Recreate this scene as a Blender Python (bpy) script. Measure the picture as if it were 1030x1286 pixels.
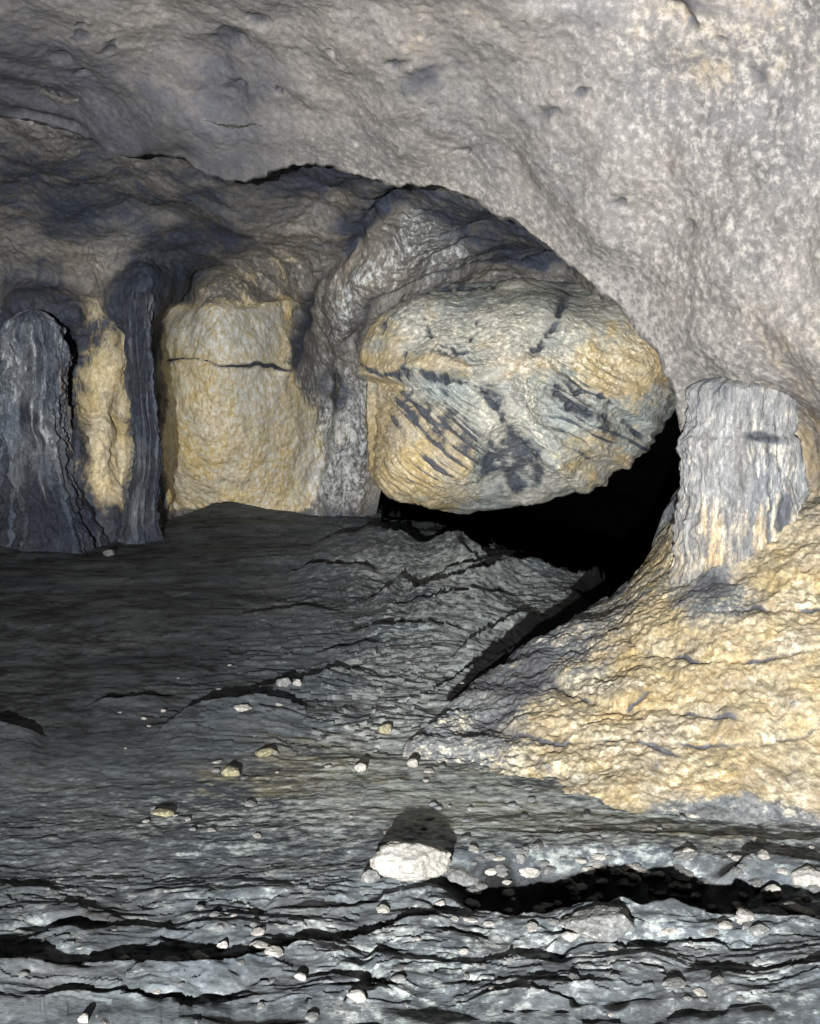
import bpy, math, random
import numpy as np
from mathutils import Vector, Matrix, Euler
R = math.radians
S = bpy.context.scene
for o in list(bpy.data.objects): bpy.data.objects.remove(o)
C = S.collection

# ------------------------------------------------------------------ camera
F = 1379.0; CX, CY = 515.0, 643.0; PITCH = R(5.92); CH = 1.5
cam_d = bpy.data.cameras.new('camera'); cam = bpy.data.objects.new('camera', cam_d); C.objects.link(cam)
cam.location = (0, 0, CH); cam.rotation_euler = (R(90) - PITCH, 0, 0)
cam_d.sensor_fit = 'VERTICAL'; cam_d.sensor_height = 24.0
cam_d.lens = 24.0 * F / 1286.0
cam_d.clip_start = 0.05; cam_d.clip_end = 2000
S.camera = cam
# ------------------------------------------------------------------ sky, sun, exposure
SUN_EL, SUN_AZ = 2.0, 0.0          # dusk outside; the cave itself is lit by one hand lamp standing behind the camera
w = bpy.data.worlds.new("World"); S.world = w; w.use_nodes = True
nt = w.node_tree; nt.nodes.clear()
out = nt.nodes.new('ShaderNodeOutputWorld'); bg = nt.nodes.new('ShaderNodeBackground'); sky = nt.nodes.new('ShaderNodeTexSky')
sky.sky_type = 'NISHITA'; sky.sun_disc = False; sky.sun_elevation = R(SUN_EL); sky.sun_rotation = R(180 - SUN_AZ)
bg.inputs['Strength'].default_value = 0.008
nt.links.new(sky.outputs[0], bg.inputs[0]); nt.links.new(bg.outputs[0], out.inputs[0])
ld = bpy.data.lights.new('hand_lamp_light', 'SPOT'); ld.energy = 4900; ld.shadow_soft_size = 0.05; ld.color = (1.0, 0.965, 0.92)
ld.spot_size = R(95); ld.spot_blend = 1.0
lamp = bpy.data.objects.new('hand_lamp_light', ld); C.objects.link(lamp); lamp.location = (-0.62, -2.7, 1.20)
lamp.rotation_euler = (Vector((1.0, 6.0, 1.9)) - lamp.location).to_track_quat('-Z', 'Y').to_euler()
S.view_settings.view_transform = 'Standard'; S.view_settings.look = 'None'
S.view_settings.exposure = 0.27; S.view_settings.gamma = 1.0
S.cycles.max_bounces = 4; S.cycles.diffuse_bounces = 1

# ------------------------------------------------------------------ noise (numpy)
_rs = np.random.RandomState(7)
_perm = np.arange(256); _rs.shuffle(_perm); _perm = np.concatenate([_perm, _perm, _perm])
_g = _rs.normal(size=(256, 3)); _g /= np.linalg.norm(_g, axis=1)[:, None]
def perlin(P):
    P = np.asarray(P, dtype=np.float64); sh = P.shape[:-1]; P = P.reshape(-1, 3)
    I = np.floor(P).astype(np.int64); f = P - I; u = f * f * f * (f * (f * 6 - 15) + 10); I &= 255
    r = np.zeros(len(P))
    for dx in (0, 1):
        for dy in (0, 1):
            for dz in (0, 1):
                h = _perm[_perm[_perm[(I[:, 0] + dx) & 255] + ((I[:, 1] + dy) & 255)] + ((I[:, 2] + dz) & 255)]
                d = (_g[h] * (f - np.array([dx, dy, dz]))).sum(1)
                r += d * (u[:, 0] if dx else 1 - u[:, 0]) * (u[:, 1] if dy else 1 - u[:, 1]) * (u[:, 2] if dz else 1 - u[:, 2])
    return (r * 1.6).reshape(sh)
def fbm(P, o=5, gain=.5, off=0.0):
    P = np.asarray(P) + off; a = 1; s = 0
    for k in range(o):
        s = s + a * perlin(P * 2.0 ** k + 17.3 * k); a *= gain
    return s
def ridged(P, o=4, gain=.5, off=0.0):
    P = np.asarray(P) + off; a = 1; s = 0
    for k in range(o):
        s = s + a * (1 - np.abs(perlin(P * 2.0 ** k + 11.7 * k)) * 2); a *= gain
    return s / 2
def sst(a, b, x):
    t = np.clip((x - a) / (b - a), 0, 1); return t * t * (3 - 2 * t)
def rect(px, py, cx, cy, rx, ry, p=4, soft=.2):
    r = (np.abs((px - cx) / rx) ** p + np.abs((py - cy) / ry) ** p) ** (1 / p); return 1 - sst(1 - soft, 1 + soft, r)
def blob(px, py, cx, cy, rx, ry, rot=0, soft=.5):
    c, s = math.cos(R(rot)), math.sin(R(rot)); dx, dy = px - cx, py - cy
    r = np.sqrt(((dx * c + dy * s) / rx) ** 2 + ((-dx * s + dy * c) / ry) ** 2)
    return 1 - sst(1 - soft, 1 + soft, r)
# ------------------------------------------------------------------ survey: photo point + forward distance -> world point
cp, sp = math.cos(PITCH), math.sin(PITCH)
def W(px, py, Y):
    a = (np.asarray(px, float) - CX) / F; b = -(np.asarray(py, float) - CY) / F
    dy = cp + b * sp; dz = -sp + b * cp; Y = np.asarray(Y, float)
    return np.stack([a / dy * Y, Y + 0 * a, CH + dz / dy * Y], -1)
def proj(P):
    x, y, z = P[..., 0], P[..., 1], P[..., 2] - CH
    d = y * cp - z * sp; u = y * sp + z * cp
    return CX + F * x / d, CY - F * u / d
def rbf(pts):
    pts = np.array(pts, float); X = pts[:, :2] / 300.0; n = len(X)
    def K(A, B):
        r = np.sqrt(((A[:, None] - B[None]) ** 2).sum(-1)); return np.where(r > 1e-9, r ** 2 * np.log(r + 1e-12), 0)
    A = np.zeros((n + 3, n + 3)); A[:n, :n] = K(X, X) + np.eye(n) * 1e-4; A[:n, n] = 1; A[:n, n + 1:] = X; A[n, :n] = 1; A[n + 1:, :n] = X.T
    wv = np.linalg.solve(A, np.concatenate([pts[:, 2], np.zeros(3)]))
    def f(px, py):
        px, py = np.broadcast_arrays(px, py); Q = np.stack([px.ravel(), py.ravel()], -1) / 300.0; o = np.zeros(len(Q))
        for i in range(0, len(Q), 50000):
            q = Q[i:i + 50000]; o[i:i + 50000] = K(q, X) @ wv[:n] + wv[n] + q @ wv[n + 1:]
        return o.reshape(px.shape)
    return f
def curve(pts, n):
    p = np.array(pts, float); d = np.r_[0, np.cumsum(np.linalg.norm(np.diff(p[:, :2], axis=0), axis=1))]; t = np.linspace(0, d[-1], n)
    o = []
    m = np.gradient(p, d, axis=0); k = np.clip(np.searchsorted(d, t, 'right') - 1, 0, len(d) - 2)
    h = (d[k + 1] - d[k])[:, None]; s = ((t - d[k])[:, None]) / h
    return (2*s**3-3*s**2+1)*p[k] + (s**3-2*s**2+s)*h*m[k] + (-2*s**3+3*s**2)*p[k+1] + (s**3-s**2)*h*m[k+1]
def curve_at(pts, tt):           # same, at parameter = control index
    p = np.array(pts, float); m = np.gradient(p, axis=0); k = np.clip(tt.astype(int), 0, len(p) - 2); s = (tt - k)[:, None]
    return (2*s**3-3*s**2+1)*p[k] + (s**3-2*s**2+s)*m[k] + (-2*s**3+3*s**2)*p[k+1] + (s**3-s**2)*m[k+1]
def gnormal(V, flip=False):
    a = np.gradient(V, axis=0); b = np.gradient(V, axis=1); n = np.cross(a, b); n /= np.linalg.norm(n, axis=-1, keepdims=True) + 1e-12
    return -n if flip else n

# ------------------------------------------------------------------ meshes and tags
def tag(o, label=None, cat=None, group=None, kind=None):
    for k, v in (('label', label), ('category', cat), ('group', group), ('kind', kind)):
        if v: o[k] = v
    return o
def grid_faces(nr, nc, off=0, wrap=False):
    i = np.arange(nr - 1)[:, None]; j = np.arange(nc if wrap else nc - 1)[None]; j2 = (j + 1) % nc
    return (np.stack([i * nc + j, i * nc + j2, (i + 1) * nc + j2, (i + 1) * nc + j], -1).reshape(-1, 4) + off)
def mesh_obj(name, V, Fq, mat, attrs=None, loc=(0, 0, 0), parent=None, smooth=True):
    V = V.reshape(-1, 3) - np.array(loc); me = bpy.data.meshes.new(name)
    me.vertices.add(len(V)); me.vertices.foreach_set('co', V.astype(np.float32).ravel())
    k = Fq.shape[1]; me.loops.add(Fq.size); me.loops.foreach_set('vertex_index', Fq.astype(np.int32).ravel())
    me.polygons.add(len(Fq)); me.polygons.foreach_set('loop_start', np.arange(0, Fq.size, k, dtype=np.int32))
    me.update(calc_edges=True); me.polygons.foreach_set('use_smooth', np.full(len(Fq), smooth))
    for an, av in (attrs or {}).items():
        at = me.attributes.new(an, 'FLOAT', 'POINT'); at.data.foreach_set('value', np.clip(av, 0, 1.8).astype(np.float32).ravel())
    me.materials.append(mat); me.update()
    o = bpy.data.objects.new(name, me); C.objects.link(o); o.location = loc
    if parent: o.parent = parent
    return o
def merge(parts):
    Vs, Fs, A = [], [], {}; n = 0
    for V, Fq, at in parts:
        V = V.reshape(-1, 3); Vs.append(V); Fs.append(Fq + n); n += len(V)
        for k in ('ochre', 'dark', 'pale'): A.setdefault(k, []).append(np.broadcast_to(at.get(k, 0.0), (len(V),)) if np.ndim(at.get(k, 0.0)) == 0 else at[k].ravel())
    return np.concatenate(Vs), np.concatenate(Fs), {k: np.concatenate(v) for k, v in A.items()}

# ------------------------------------------------------------------ rock material: mineral and painted-shade masks + procedural noise
def rock(name, base, base2, ochre=(.50, .41, .22), ochre2=(.40, .29, .14), dark=(.035, .042, .055), pale=(.62, .62, .58), rough=.75, scale=1.0,
         streak=(1, 1, 1), bump=1.0, grain=1.0, wet=0.0):
    m = bpy.data.materials.new(name); m.use_nodes = True; n = m.node_tree; N = n.nodes; L = n.links; N.clear()
    o = N.new('ShaderNodeOutputMaterial'); b = N.new('ShaderNodeBsdfPrincipled'); L.new(b.outputs[0], o.inputs[0])
    tc = N.new('ShaderNodeTexCoord'); mp = N.new('ShaderNodeMapping'); mp.inputs['Scale'].default_value = streak; L.new(tc.outputs['Object'], mp.inputs[0])
    def noise(sc, det=6, rgh=.6, vec=None, dist=0.0):
        t = N.new('ShaderNodeTexNoise'); t.inputs['Scale'].default_value = sc * scale; t.inputs['Detail'].default_value = det
        t.inputs['Roughness'].default_value = rgh; t.inputs['Distortion'].default_value = dist; L.new((vec or mp.outputs[0]), t.inputs['Vector']); return t.outputs['Fac']
    def ramp(fac, a, c, lo=0.0, hi=1.0):
        r = N.new('ShaderNodeMapRange'); r.interpolation_type = 'SMOOTHSTEP'
        for k, v in zip(('From Min', 'From Max', 'To Min', 'To Max'), (a, c, lo, hi)): r.inputs[k].default_value = v
        L.new(fac, r.inputs['Value']); return r.outputs[0]
    def mix(fac, A, B, mode='MIX'):
        x = N.new('ShaderNodeMix'); x.data_type = 'RGBA'; x.blend_type = mode; L.new(fac, x.inputs[0]) if not isinstance(fac, float) else setattr(x.inputs[0], 'default_value', fac)
        for s, v in ((6, A), (7, B)):
            if isinstance(v, tuple): x.inputs[s].default_value = (*v, 1)
            else: L.new(v, x.inputs[s])
        return x.outputs[2]
    def math_(op, A, B):
        x = N.new('ShaderNodeMath'); x.operation = op
        for s, v in ((0, A), (1, B)):
            if isinstance(v, (int, float)): x.inputs[s].default_value = v
            else: L.new(v, x.inputs[s])
        x.use_clamp = (op == 'ADD'); return x.outputs[0]
    def attr(a): x = N.new('ShaderNodeAttribute'); x.attribute_name = a; return x.outputs['Fac']
    def edge(mask, nz, k=.9):      # ragged edge for stain and shade masks: mask + (noise-.5)*k, sharpened
        return ramp(math_('ADD', math_('MULTIPLY', math_('SUBTRACT', math_('ADD', math_('MULTIPLY', nz, .6), math_('MULTIPLY', n3, .4)), .5), k * 2.4), mask), .22, .8)
    n1 = noise(1.6, 8, .65); n2 = noise(6, 8, .7, dist=.4); n3 = noise(26, 6, .7); n4 = noise(70, 4, .7)
    col = mix(ramp(n1, .35, .65), base, base2)
    oc = mix(ramp(n2, .35, .65), ochre, ochre2)
    col = mix(math_('MULTIPLY', edge(attr('ochre'), n2, 1.1), .92), col, oc)
    col = mix(math_('MULTIPLY', edge(attr('pale'), n3, 1.3), .85), col, pale)
    col = mix(math_('MULTIPLY', edge(attr('dark'), n2, 1.2), .985), col, dark)
    # grain: lighter and darker mineral specks
    g = N.new('ShaderNodeMix'); g.data_type = 'FLOAT'
    v3 = ramp(n3, .3, .7, 1 - .42 * grain, 1 + .34 * grain); v4 = ramp(n4, .32, .68, 1 - .2 * grain, 1 + .18 * grain); v2 = ramp(n2, .3, .7, 1 - .25 * grain, 1 + .2 * grain)
    vm = math_('MULTIPLY', math_('MULTIPLY', v3, v4), v2)
    cmb = N.new('ShaderNodeCombineColor'); [L.new(vm, cmb.inputs[i]) for i in range(3)]
    col = mix(1.0, col, cmb.outputs[0], 'MULTIPLY')
    # hue drift
    hs = N.new('ShaderNodeHueSaturation'); L.new(col, hs.inputs['Color']); L.new(ramp(noise(3.5, 3, .5),   .3, .7, .7, 1.15), hs.inputs['Saturation'])
    L.new(hs.outputs[0], b.inputs['Base Color'])
    L.new(ramp(n2, .3, .7, rough - .15 - wet * .35, min(1, rough + .15)), b.inputs['Roughness'])
    b.inputs['Specular IOR Level'].default_value = 0.0 if base[0] < .02 else .3
    hgt = math_('ADD', math_('MULTIPLY', n2, .5), math_('ADD', math_('MULTIPLY', n3, .3), math_('MULTIPLY', n4, .14)))
    bp = N.new('ShaderNodeBump'); bp.inputs['Strength'].default_value = .5; bp.inputs['Distance'].default_value = .035 * bump; L.new(hgt, bp.inputs['Height'])
    L.new(bp.outputs[0], b.inputs['Normal'])
    return m
M_ceil = rock('pinkish_grey_limestone', (.275, .262, .25), (.205, .204, .212), ochre=(.50, .41, .25), ochre2=(.40, .31, .18), dark=(.10, .105, .125), pale=(.39, .38, .365), bump=.55, grain=.6)
M_wall = rock('grey_brown_wall_rock', (.24, .225, .20), (.17, .175, .18), ochre=(.74, .66, .43), ochre2=(.66, .53, .28), dark=(.04, .05, .075), pale=(.50, .54, .56), streak=(1, 1, .55), bump=1.0)
M_lobe = rock('banded_boulder_rock', (.52, .52, .45), (.36, .41, .41), ochre=(.62, .53, .32), ochre2=(.46, .35, .18), dark=(.07, .085, .11), pale=(.74, .72, .62), bump=.55, grain=.8)
M_slope = rock('ochre_flowstone', (.25, .27, .28), (.19, .215, .24), ochre=(.52, .455, .30), ochre2=(.45, .35, .19), dark=(.095, .10, .115), pale=(.66, .62, .48), bump=1.0, scale=1.25)
M_col = rock('fluted_column_calcite', (.27, .28, .29), (.20, .22, .25), ochre=(.56, .46, .26), ochre2=(.48, .36, .2), dark=(.08, .09, .11), pale=(.50, .49, .43), streak=(1.6, 1.6, .35), bump=1.0)
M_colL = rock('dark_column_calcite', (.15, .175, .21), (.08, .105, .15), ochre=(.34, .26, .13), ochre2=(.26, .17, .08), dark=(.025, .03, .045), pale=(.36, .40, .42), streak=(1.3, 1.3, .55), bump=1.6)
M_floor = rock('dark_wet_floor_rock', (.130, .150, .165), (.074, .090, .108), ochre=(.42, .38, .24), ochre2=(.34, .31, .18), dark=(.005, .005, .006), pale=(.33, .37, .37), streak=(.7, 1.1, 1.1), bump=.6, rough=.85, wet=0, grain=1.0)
M_black = rock('shade_black_rock', (.006, .006, .007), (.004, .004, .005), ochre=(.006, .006, .006), ochre2=(.005, .005, .005), dark=(.003, .003, .003), pale=(.009, .009, .010), grain=.5, bump=.6, rough=.9)  # near-black colour stands in for the unlit depth of the passage
M_stone = rock('pale_calcite_stone', (.42, .415, .39), (.31, .31, .295), ochre=(.5, .44, .3), dark=(.12, .12, .12), bump=.6, scale=3, grain=.8)
M_stone2 = rock('grey_limestone_stone', (.22, .23, .23), (.13, .14, .145), dark=(.05, .05, .06), bump=.6, scale=3)
M_stone3 = rock('yellow_limestone_stone', (.30, .28, .17), (.22, .21, .14), dark=(.1, .1, .1), bump=.6, scale=3)
M_hill = rock('outer_hillside_rock', (.22, .21, .19), (.16, .16, .13), scale=.3)

# ------------------------------------------------------------------ floor height
_by = np.array([-60, 3.8, 6, 8, 11, 14, 40]); _bz = np.array([0, 0, .12, .30, .50, .6, .6])
def gq(x, Y):                   # ground seen from the standpoint, in survey units
    return proj(np.stack([x, Y, np.interp(Y, _by, _bz)], -1))
def to_floor(px, py, H=None):
    px = np.asarray(px, float); py = np.asarray(py, float); Y = np.full(px.shape, 5.0)
    lo = np.full(px.shape, .8); hi = np.full(px.shape, 30.)
    for _ in range(50):
        mid = (lo + hi) / 2; P = W(px, py, mid); z = H(P[..., 0], P[..., 1]) if H else np.interp(mid, _by, _bz)
        up = P[..., 2] > z; lo = np.where(up, mid, lo); hi = np.where(up, hi, mid)
    return W(px, py, (lo + hi) / 2)
PIT = [(455, 622), (470, 634), (500, 648), (560, 668), (620, 680), (662, 690), (640, 700), (610, 714), (680, 712), (748, 714), (722, 732), (716, 754), (682, 778), (660, 796), (616, 828), (592, 854), (560, 886), (600, 884), (720, 850)]
_pp = [to_floor(*p)[:2] for p in PIT]; PITXY = np.array([list(p) for p in _pp] + [[3.2, 5.6], [3.5, 20], [-.5, 20]])
def poly_sd(x, y, poly):
    d = np.full(x.shape, 1e9); ins = np.zeros(x.shape, bool); n = len(poly)
    for i in range(n):
        ax, ay = poly[i]; bx, by = poly[(i + 1) % n]; ex, ey = bx - ax, by - ay
        t = np.clip(((x - ax) * ex + (y - ay) * ey) / (ex * ex + ey * ey + 1e-12), 0, 1)
        d = np.minimum(d, np.hypot(x - ax - t * ex, y - ay - t * ey))
        c = ((ay > y) != (by > y)) & (x < ex * (y - ay) / (ey if abs(ey) > 1e-9 else 1e-9) + ax); ins ^= c
    return np.where(ins, d, -d)
# ledges: (points in survey units left to right, height m, ramp px, painted black shadow px)
LEDGES = [
 ([(385, 694), (420, 684), (470, 682), (500, 694), (560, 700), (620, 710), (660, 706)], .20, 34, 13),
 ([(450, 764), (480, 760), (508, 742), (525, 762), (560, 754), (610, 740), (650, 722)], .17, 24, 11),
 ([(360, 722), (420, 720), (480, 726)], .09, 18, 6),
 ([(520, 738), (600, 730), (690, 712)], .08, 16, 5),
 ([(185, 930), (215, 912), (250, 900), (300, 896), (345, 889), (400, 888)], .075, 30, 11),
 ([(-60, 922), (-10, 918), (30, 924), (60, 926)], .07, 30, 10),
 ([(270, 893), (330, 872), (380, 858), (420, 850), (470, 845)], .05, 18, 6),
 ([(100, 890), (150, 886), (230, 876)], .035, 20, 5),
 ([(400, 822), (450, 820), (480, 818)], .045, 18, 4),
 ([(560, 838), (600, 818), (650, 790), (700, 776)], .08, 14, 7),
 ([(430, 800), (520, 800), (590, 806)], .04, 16, 4), ([(300, 780), (380, 770), (440, 776)], .03, 18, 3),
 ([(600, 850), (640, 826), (690, 800), (720, 790)], .05, 8, 6), ([(560, 700), (600, 724), (660, 716), (720, 716)], .10, 16, 7), ([(480, 770), (540, 776), (600, 766), (660, 752)], .06, 16, 4), ([(540, 870), (570, 858), (610, 836)], .03, 12, 5),
 ([(200, 640), (300, 634), (400, 632), (460, 636)], .05, 20, 3),
 # foreground hollows
 ([(560, 1128), (620, 1134), (700, 1140), (760, 1142), (830, 1158), (900, 1166), (1000, 1176), (1150, 1190)], .05, 30, 10),
 ([(-150, 1232), (0, 1228), (120, 1224), (220, 1228), (300, 1216), (380, 1196), (450, 1182), (575, 1162), (620, 1150)], .035, 26, 14),
 ([(120, 1212), (220, 1204), (300, 1206)], .02, 15, 2),
 ([(320, 1152), (400, 1150), (520, 1132), (620, 1118)], .014, 18, 4),
 ([(-100, 1128), (0, 1124), (90, 1130)], .012, 25, 0), ([(20, 1180), (120, 1176), (180, 1172), (260, 1180)], .014, 20, 3),
 ([(600, 1064), (700, 1062), (800, 1058), (960, 1062), (1100, 1060)], .010, 14, 1),
 ([(880, 1100), (960, 1092), (1040, 1098), (1120, 1094)], .03, 16, 5), ([(800, 1122), (900, 1130), (980, 1140), (1060, 1142)], .03, 12, 8),
 ([(500, 1212), (600, 1218), (700, 1206), (760, 1200), (860, 1206)], .014, 24, 2), ([(860, 1226), (920, 1234), (1000, 1228), (1100, 1236)], .02, 24, 3),
 ([(560, 1262), (640, 1256), (740, 1268), (830, 1262)], .016, 24, 1), ([(0, 1262), (100, 1256), (230, 1262), (360, 1250)], .02, 30, 5),
 ([(640, 1240), (700, 1250), (790, 1246)], .012, 20, 0), ([(820, 1280), (900, 1272), (1000, 1282)], .014, 20, 1),
 ([(360, 1238), (420, 1232), (480, 1240), (520, 1236)], .015, 20, 2), ([(180, 1290), (280, 1284), (420, 1290)], .02, 20, 3)]
def floor_fn(x, Y, want_mask=False):
    shp = x.shape; b = np.interp(Y, _by, _bz); px, py = gq(x, np.maximum(Y, .8))
    P = np.stack([x * .7, Y, 0 * x], -1)
    near = 1 - sst(3.6, 4.6, Y)
    z = b + .05 * fbm(P * np.array([.5, .7, 1]), 3, off=3.1)
    z = z + .008 * (1 - .6 * near) * fbm(P * np.array([2.2, 5.5, 1]), 5, .5)
    z = z + (.003 + .001 * near) * fbm(np.stack([x * 9, Y * 15, 0 * x], -1), 4, .65, off=9.)
    # stepped bedding of the slabs
    q = fbm(P * np.array([1.1, 3.2, 1]), 4, .55, off=5.5) * 3.0
    st = (q - np.floor(q)); z = z + .018 * (st ** 3) * sst(4.0, 5.0, Y) * sst(-1.8, -.2, x + .0 * Y)
    st2 = fbm(P * np.array([2.4, 6.0, 1]), 4, .6, off=1.5) * 2.2; st2 = st2 - np.floor(st2)
    z = z + .006 * st2 ** 2 * near * (.3 + .7 * sst(1080, 1130, py))
    ledge_shade = np.zeros(shp)
    jx = 7 * perlin(np.stack([x * 3, Y * 3, 0 * x + 2], -1)); jy = (3.5 + 2 * near) * fbm(np.stack([x * 5, 0 * x, 0 * x + 4.4], -1), 3)
    for pts, h, Lf, shade_w in LEDGES:
        p = np.array(pts, float); x0, x1 = p[0, 0], p[-1, 0]; L = x1 - x0
        ly = np.interp(px + jx, p[:, 0], p[:, 1]) + jy; s = py - ly
        end = sst(x0 - .03 * L, x0 + .28 * L, px) * (1 - sst(x1 - .28 * L, x1 + .03 * L, px))
        end = np.where((x0 < 0) & (px < x0 + .4 * L), 1, end); end = np.where((x1 > 1040) & (px > x1 - .4 * L), 1, end)
        hh = h * end * (.75 + .5 * perlin(np.stack([x * 4, 0 * x, 0 * x + h * 99], -1)))
        z = z + hh * np.where(s > 0, np.exp(-np.clip(s, 0, 1e4) / Lf), 1 - sst(0, 2.0, -s)) - .5 * hh * (s < 0) * np.exp(-np.clip(-s, 0, 1e4) / (6 + 8 * near)) * sst(0, 2, -s)
        if shade_w: ledge_shade = np.maximum(ledge_shade, end * sst(-shade_w - 3, -shade_w * .5, s) * (1 - sst(-.5, 1.5, s)))  # near-black strip painted where the ledge drops its shadow
    z = z - .17 * near * blob(px + 3 * jx, py + 2 * jy, 755, 1118, 170, 30, 3, .45) - .05 * near * blob(px + 2 * jx, py + jy, 960, 1128, 110, 20, 3, .5)
    z = z + near * .024 * fbm(np.stack([x * 3.0, Y * 5.5, 0 * x], -1), 3, .45, off=61.) * sst(1090, 1150, py)
    z = z - near * .022 * sst(.25, .7, fbm(np.stack([x * 4.2, Y * 8.5, 0 * x], -1), 3, .5, off=66.)) * sst(1100, 1160, py)
    # the pit under the hanging boulder
    jit = .10 * fbm(np.stack([x * 3, Y * 3, 0 * x], -1), 5, .6, off=21.)
    d = poly_sd(x + jit, Y + 2.2 * jit, PITXY)
    z = z - (.07 + 1.55 * sst(6.9, 8.3, Y)) * sst(0, .14 + .1 * sst(6, 8, Y), d) - .26 * np.clip(d, 0, 8) * (d > 0) * sst(6.0, 7.5, Y)
    if not want_mask: return z
    n = fbm(P * np.array([.9, 1.4, 1]), 4, off=8.)
    pale = .75 * np.exp(-((px - 600) / 170.) ** 2 - ((py - 755) / 75.) ** 2) + .30 * near * sst(1120, 1210, py) * sst(250, 520, px) + .32 * n + .15 * near * sst(400, 800, px)  # first term paints a silvery sheen on the mid floor
    pale = pale + .75 * blob(px, py, 530, 930, 130, 90, 0, .95) + .55 * blob(px, py, 640, 1045, 330, 40, 0, .9) + .3 * blob(px, py, 380, 1010, 200, 60, 0, .9)
    pale = pale + .25 * fbm(np.stack([x * 5, Y * 9, 0 * x], -1), 4, .6, off=77.)
    och = .42 * blob(px, py, 330, 970, 150, 50, -8, .9) + .5 * blob(px, py, 560, 980, 150, 60, 0, .9) + .6 * blob(px, py, 700, 1044, 260, 24, 4, .8) + .1 * n
    dk = .52 * (1 - sst(200, 600, px)) * sst(600, 660, py) * (1 - sst(930, 1020, py)) + .34 * (1 - sst(0, 420, px)) * near * sst(1080, 1150, py) + .1 * n  # left floor darkened by colour in place of light falloff
    dk = np.maximum(dk, ledge_shade * 1.7); dk = np.maximum(dk, sst(-.05, .0, d) * 1.8)  # ledge shadows and shaded pit walls painted near-black
    hol = .95 * blob(px, py, 745, 1118, 180, 26, 4, .5); dk = np.maximum(dk, hol)  # shade of the foreground hollow painted into the colour
    return z, {'pale': pale, 'ochre': och, 'dark': dk}
FH = lambda x, Y: floor_fn(x, Y)

# ------------------------------------------------------------------ floor mesh: fine in front, coarse beyond and outside
def floor_patch(ts, Ys):
    Yg, tg = np.meshgrid(Ys, ts, indexing='ij'); x = tg * Yg; z, a = floor_fn(x, Yg, True)
    return np.stack([x, Yg, z], -1), grid_faces(len(Ys), len(ts)), a
qs = np.r_[np.arange(118, 800, 1.2), np.arange(800, 2100, 8)]
Ys = 1.5 * F / qs
ts = np.r_[np.linspace(-1.0, -.40, 60)[:-1], np.linspace(-.40, .40, 760), np.linspace(.40, 1.0, 60)[1:]]
V1, F1, A1 = floor_patch(ts, Ys)
edge = V1[-1]
rows = []
for k, yy in enumerate([0.0, -2, -5, -10, -30, -120]):
    r = edge.copy(); r[:, 1] = yy; r[:, 0] *= (1 + [4, 7, 12, 20, 60, 200][k]); r[:, 2] = 0 if k else r[:, 2] * .5; rows.append(r)
V2 = np.stack([edge] + rows)
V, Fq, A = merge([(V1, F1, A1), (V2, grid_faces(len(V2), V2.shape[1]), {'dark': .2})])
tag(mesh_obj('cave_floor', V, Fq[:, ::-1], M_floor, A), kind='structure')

# ------------------------------------------------------------------ ceiling: the near vault and right-hand wall, ends in the arch edge
E = [(-260, 110), (-60, 140), (30, 152), (100, 172), (160, 190), (230, 200), (300, 222), (345, 212), (400, 204), (450, 216), (505, 228), (560, 236), (620, 262), (680, 300), (740, 348), (790, 392), (828, 436), (846, 480), (862, 540), (880, 600), (896, 680), (905, 760)]
O = [(-420, -420), (-300, -430), (-200, -440), (-100, -450), (0, -460), (100, -460), (200, -470), (280, -480), (380, -480), (480, -480), (600, -480), (760, -470), (920, -440), (1100, -380), (1250, -280), (1350, -160), (1420, 0), (1460, 160), (1480, 320), (1480, 460), (1480, 600), (1480, 760)]
cdep = rbf([(-260, 110, 7.6), (0, 150, 7.3), (160, 190, 7.1), (300, 215, 6.9), (450, 216, 6.5), (560, 236, 6.15), (680, 300, 5.85), (790, 392, 5.65), (846, 480, 5.55), (880, 600, 5.6), (900, 740, 5.7),
            (0, 0, 5.9), (250, 0, 5.6), (515, 0, 5.15), (780, 0, 4.7), (1030, 0, 4.2), (1030, 250, 4.5), (1030, 480, 4.85), (950, 470, 5.2), (965, 560, 5.6), (1030, 640, 5.25), (900, 250, 4.95), (700, 150, 5.3), (300, 110, 6.2), (100, 90, 6.6),
            (0, -460, 3.8), (500, -480, 3.2), (920, -440, 2.9), (1350, -160, 3.0), (1480, 320, 3.3), (1480, 760, 3.6), (-420, -420, 4.6)])
nu, nv = 900, 420
tt = np.linspace(0, len(E) - 1, nu); e = curve_at(E, tt); oo = curve_at(O, tt)
vv = np.linspace(0, 1, nv) ** 1.25
px = e[None, :, 0] * (1 - vv[:, None]) + oo[None, :, 0] * vv[:, None]; py = e[None, :, 1] * (1 - vv[:, None]) + oo[None, :, 1] * vv[:, None]
dd = cdep(px, py)
Vm = W(px, py, dd)
Nn = gnormal(Vm); s_ = np.sign((Nn[..., 1]).mean()); Nn *= -s_          # towards the camera
disp = .14 * fbm(Vm * .8, 3, off=2.) + .020 * fbm(Vm * 2.6, 4, .5, off=4.) + .010 * fbm(np.stack([Vm[..., 0] * 3 + Vm[..., 2] * 2, Vm[..., 1] * 1.2, Vm[..., 2] * 7 - Vm[..., 0] * 3], -1), 4, .6, off=6.) + .004 * fbm(Vm * 24, 3, .6)
pits = np.zeros_like(px); wx = px + 9 * fbm(Vm * 7, 3, off=33.); wy = py + 7 * fbm(Vm * 7, 3, off=35.)
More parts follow.
